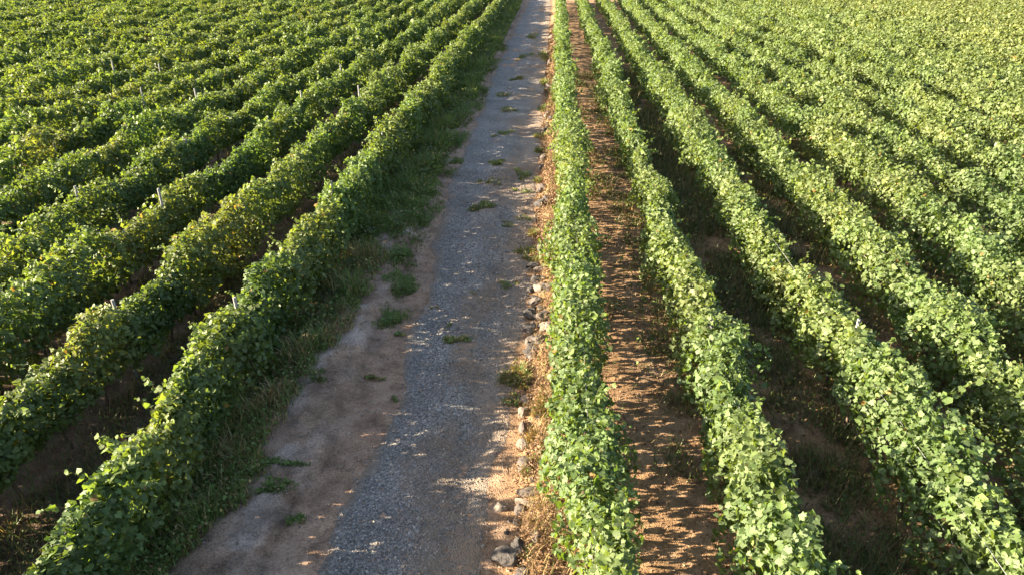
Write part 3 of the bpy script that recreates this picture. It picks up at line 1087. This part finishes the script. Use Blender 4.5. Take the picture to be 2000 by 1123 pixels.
WD = [
    (-2.30, 23.3, .34, .55, 1100, .2, .2, 'largest weed tuft in the middle of the track'),
    (-2.22, 14.3, .27, .25, 800, .16, .3, 'dark spreading weed tuft on the middle strip below the grass mats'),
    (-3.68, 12.65, .16, .16, 380, .12, .6, 'small dry weed on the left edge of the gravel'),
    (-3.92, 8.5, .14, .13, 320, .12, .05, 'fresh green weed alone at the bottom left of the gravel'),
    (-2.2, 28.6, .38, .42, 1100, .14, .3, 'flat weed tuft in the track centre beyond the largest one'),
    (-2.35, 26.2, .35, .5, 600, .13, .45, 'weed tuft just beyond the largest one in the track centre'),
    (-1.02, 27.2, .3, .6, 700, .16, .15, 'green weed tuft beside the rock edging across from the flat tuft'),
    (-1.0, 25.2, .3, .3, 450, .12, .25, 'low weed between the gravel and the grey rock'),
    (-2.2, 33.4, .45, .5, 650, .14, .2, 'dark weed tuft in the far track centre'),
    (-2.45, 38.4, .5, .8, 650, .15, .35, 'sunlit weed tuft in the far track centre'),
    (-2.8, 42.3, .5, .8, 550, .15, .3, 'far weed tuft at the left rut'),
    (-2.25, 47.5, .4, .6, 1300, .16, .3, 'far weed tuft in the centre where the track narrows'),
    (-2.1, 56.7, .5, 1.4, 550, .17, .2, 'distant weed tuft in the track centre'),
    (-2.25, 68.6, .6, 2.0, 550, .2, .2, 'most distant weed tuft in the track centre'),
    (-1.08, 17.3, .2, .26, 420, .12, .25, 'weed sprig on the bare ground opposite the main run of rocks'),
    (-1.35, 21.9, .3, .25, 380, .1, .3, 'thin weed smear right of the largest tuft'),
    (-.95, 22.3, .25, .3, 350, .1, .3, 'thin weed by the pale topped boulder'),
    (-1.95, 16.7, .13, .13, 160, .07, .8, 'brown withered weed in the track centre'),
    (-3.46, 14.5, .13, .12, 260, .07, .05, 'tiny grey green weed at the gravel edge below the grass mats'),
    (-2.9, 16.0, .12, .12, 140, .07, .7, 'tiny withered weed in the left rut'),
    (-2.38, 15.0, .1, .1, 140, .08, .1, 'tiny weed above the dark spreading tuft'),
    (-3.1, 12.0, .1, .1, 120, .05, .1, 'tiny green weed in the gravel below the small dry weed'),
    (-.58, 13.1, .28, .5, 1100, .34, .45, 'tall seeding weeds at the track edge below the rocks'),
    (-.66, 12.0, .24, .2, 420, .15, .5, 'reddish low weed below the tall seeding weeds'),
    (-.58, 19.6, .26, .45, 900, .22, .35, 'bushy weed leaning on the rock edging'),
    (-.48, 21.0, .2, .5, 700, .25, .5, 'shaded weed at the foot of the copper coloured dry leaves'),
    (-.42, 18.9, .2, .22, 600, .2, .35, 'yellow green weed on top of the long grey rock'),
    (-.12, 10.05, .3, .25, 900, .34, .55, 'yellow green grass tussock spilling over the rock edging'),
    (.05, 10.5, .26, .35, 900, .36, .85, 'straw coloured grass tussock against the sunlit vines'),
    (.08, 11.6, .25, .45, 900, .4, .85, 'tall straw grass between the brown leaves and the vines'),
    (-.36, 7.95, .12, .1, 260, .16, .02, 'bright green sprout between the black boulder and the brown leaves'),
    (-.45, 33.0, .3, .8, 800, .26, .45, 'yellow weeds spilling from the far bend of the edging'),
    (-.5, 30.5, .25, .5, 600, .22, .3, 'weeds spilling from the edging above the dark upright rock'),
    (-.5, 26.4, .22, .4, 600, .22, .35, 'weeds spilling onto the track above the grey rock'),
    (-.6, 38.5, .32, 1.2, 800, .26, .3, 'green weeds along the far right track edge'),
    (-.62, 46.0, .35, 2.0, 800, .28, .3, 'dark weeds along the distant right track edge'),
    (-.62, 57.0, .4, 3.0, 800, .3, .35, 'most distant weeds along the right track edge'),
]
for x, y, rx, ry, nb, h, st, lab in WD:
    patch(x, y, rx * 1.25, ry * 1.1, int(nb * .75), h, min(.9, st + .12), 'weed', lab, 'weed', 'weeds on and beside the gravel track', leafy=.15, parts=5)

# grass in the lanes between the rows
LANES = []
for side, k in [('right', i) for i in range(5)] + [('left', i) for i in range(4)]:
    r = ROWS[(side, k)]
    xa = r.X
    xb = r.X + (2.51 if side == 'right' else -2.455)
    y0 = max(4.5, r.y0)
    n = {('right', 0): 42000, ('right', 1): 75000, ('right', 2): 60000, ('right', 3): 30000}.get((side, k), 24000)
    x, y = scatter(n, min(xa, xb), max(xa, xb), y0, y0 + (45 if k < 2 else 26), 1.9)
    if (side, k) == ('right', 0):
        # bare middle, weeds hug the vines, more on the far side
        dd = np.abs(x - xb)
        dn = np.exp(-(dd / .75) ** 2) * sstep(-.35, .35, fbm(x * .9, y * .55, 131)) + .25 * np.exp(-((x - xa) / .45) ** 2)
        dn += .5 * sstep(.25, .6, fbm(x * 1.2, y * .7, 132))
    else:
        t = (x - min(xa, xb)) / 2.5
        dn = 1.0 * sstep(-.7, .15, fbm(x * .8, y * .5, 140 + k)) * (.35 + .65 * sstep(.15, .5, t if side == 'right' else 1 - t))
    m = rng.random(n) < dn
    x, y = x[m], y[m]
    n = len(x)
    gr = 1 + .03 * np.maximum(y - 9, 0)
    p1 = blades(x, y, elev(x, y), (.13 + .3 * rng.random(n) ** 1.6) * gr ** .4, .008 * gr, .4 + .6 * rng.random(n), grass_cols(n, .42) * .7, flat=True)
    mm = rng.random(n) < .1
    p2 = weed_leaves(x[mm], y[mm], elev(x[mm], y[mm]) + .03 + .12 * rng.random(mm.sum()), (.03 + .04 * rng.random(mm.sum())) * gr[mm], grass_cols(mm.sum(), .25))
    V, T, C = join([p1, p2])
    link('lane_grass', mesh_np('lane_grass', V, T, C, True, M_GRASS), kind='stuff',
         label='sparse grass in the lane beyond the %s vine row %s of the track' % (ORD[k], side))

# dry leaves and straw heaped along the rock edging
def dry_cols(n):
    pal = np.array([(.2, .125, .076), (.165, .098, .058), (.25, .165, .1), (.11, .068, .045), (.3, .22, .135)])
    return pal[rng.choice(5, n, p=[.32, .25, .2, .13, .1])] * (.65 + .6 * rng.random((n, 1)))


n = 70000
x, y = scatter(n, -.6, .6, 4.5, 75, 2.1)
dn = (.3 + .7 * sstep(-.45, .15, fbm(x * 1.3, y * .8, 151))) * sstep(-.6, -.3, x)
bare = np.exp(-((y - 9.0) / .35) ** 2) * .9
run = sstep(13.4, 14, y) * sstep(18.9, 18.3, y) * sstep(.1, -.05, x)
m = rng.random(n) < dn * (1 - bare) * (1 - .7 * run)
x, y = x[m], y[m]
n = len(x)
gr = 1 + .035 * np.maximum(y - 9, 0)
heap = .3 * sstep(-.4, .5, fbm(x * 1.5, y * 1.0, 152)) * sstep(-.6, -.1, x)
Nn = np.array([0, 0, .6]) + 1.0 * rng.normal(size=(n, 3))
tone = sstep(-.5, .5, fbm(x * 1.1, y * .9, 154))[:, None]
a, b = emit(LV2, LT2, np.stack([x, y, elev(x, y) + .01 + (heap + .05) * rng.random(n)], -1), frames(Nn, rng.normal(size=(n, 3))),
            (.014 + .032 * rng.random(n) ** 1.5) * gr, 4.0 * rng.normal(size=n))
pA = (a, b, np.repeat(dry_cols(n) * (.55 + .55 * tone), 2, 0))
n2 = 24000
x, y = scatter(n2, -.4, .6, 4.5, 60, 2.0)
m = rng.random(n2) < (.25 + .75 * sstep(-.1, .5, fbm(x, y * .7, 153))) * sstep(-.4, -.1, x)
x, y = x[m], y[m]
n2 = len(x)
gr = 1 + .03 * np.maximum(y - 9, 0)
pB = blades(x, y, elev(x, y) + .02, (.15 + .25 * rng.random(n2)) * gr ** .4, .005 * gr, .5 + .5 * rng.random(n2), grass_cols(n2, .9))
V, T, C = join([pA, pB])
link('dry_leaves', mesh_np('dry_leaves', V, T, C, True, M_DRY), kind='stuff',
     label='brown dead leaves and straw heaped along the rock edging')

# litter on the red earth of the first lane and thinner elsewhere
n = 22000
x, y = scatter(n, .9, 6.2, 4.5, 40, 1.7)
gr = 1 + .03 * np.maximum(y - 9, 0)
Nn = np.array([0, 0, 1.0]) + .35 * rng.normal(size=(n, 3))
a, b = emit(LV2, LT2, np.stack([x, y, elev(x, y) + .012], -1), frames(Nn, rng.normal(size=(n, 3))), (.014 + .045 * rng.random(n) ** 2) * gr, 3 * rng.normal(size=n))
link('leaf_litter', mesh_np('leaf_litter', a, b, np.repeat(dry_cols(n), 2, 0), True, M_DRY), kind='stuff',
     label='dead leaf litter strewn over the red earth lanes')

# a few dead canes lying about
TW = [((-3.62, 10.0), (.28, .2), 'pale forked twig on the smooth dust left of the gravel'),
      ((-5.1, 8.25), (-.5, .05), 'long pale cane poking out of the weeds at the bottom left'),
      ((-5.2, 7.95), (-.45, -.12), 'lower pale cane under the weeds at the bottom left'),
      ((-.72, 10.25), (.05, -.45), 'curved dry cane on the gravel edge by the yellow grass'),
      ((.0, 9.1), (.35, .25), 'dry cane across the bare gap in the rock edging'),
      ((-.95, 8.6), (.12, -.06), 'short straw on the gravel near the loose block'),
      ((-1.35, 9.2), (.06, .3), 'thin straw on the gravel left of the loose block')]
for (x, y), (dx, dy), lab in TW:
    pts = []
    for j in range(6):
        f = j / 5
        bx = x + dx * f + .05 * math.sin(f * 3.1) * dy * 2
        by = y + dy * f + .05 * math.sin(f * 3.1) * dx * 2
        pts.append((bx - x, by - y, elev1(bx, by) - elev1(x, y) + .016 + .02 * math.sin(f * 3.14)))
    a, b = tube(pts, [.008 - .0009 * j for j in range(6)], 5)
    o = link('twig', mesh_np('twig', a, b, None, True, M_TWIG), None, label=lab, category='twig', group='dead twigs on the ground')
    o.location = (x, y, elev1(x, y))
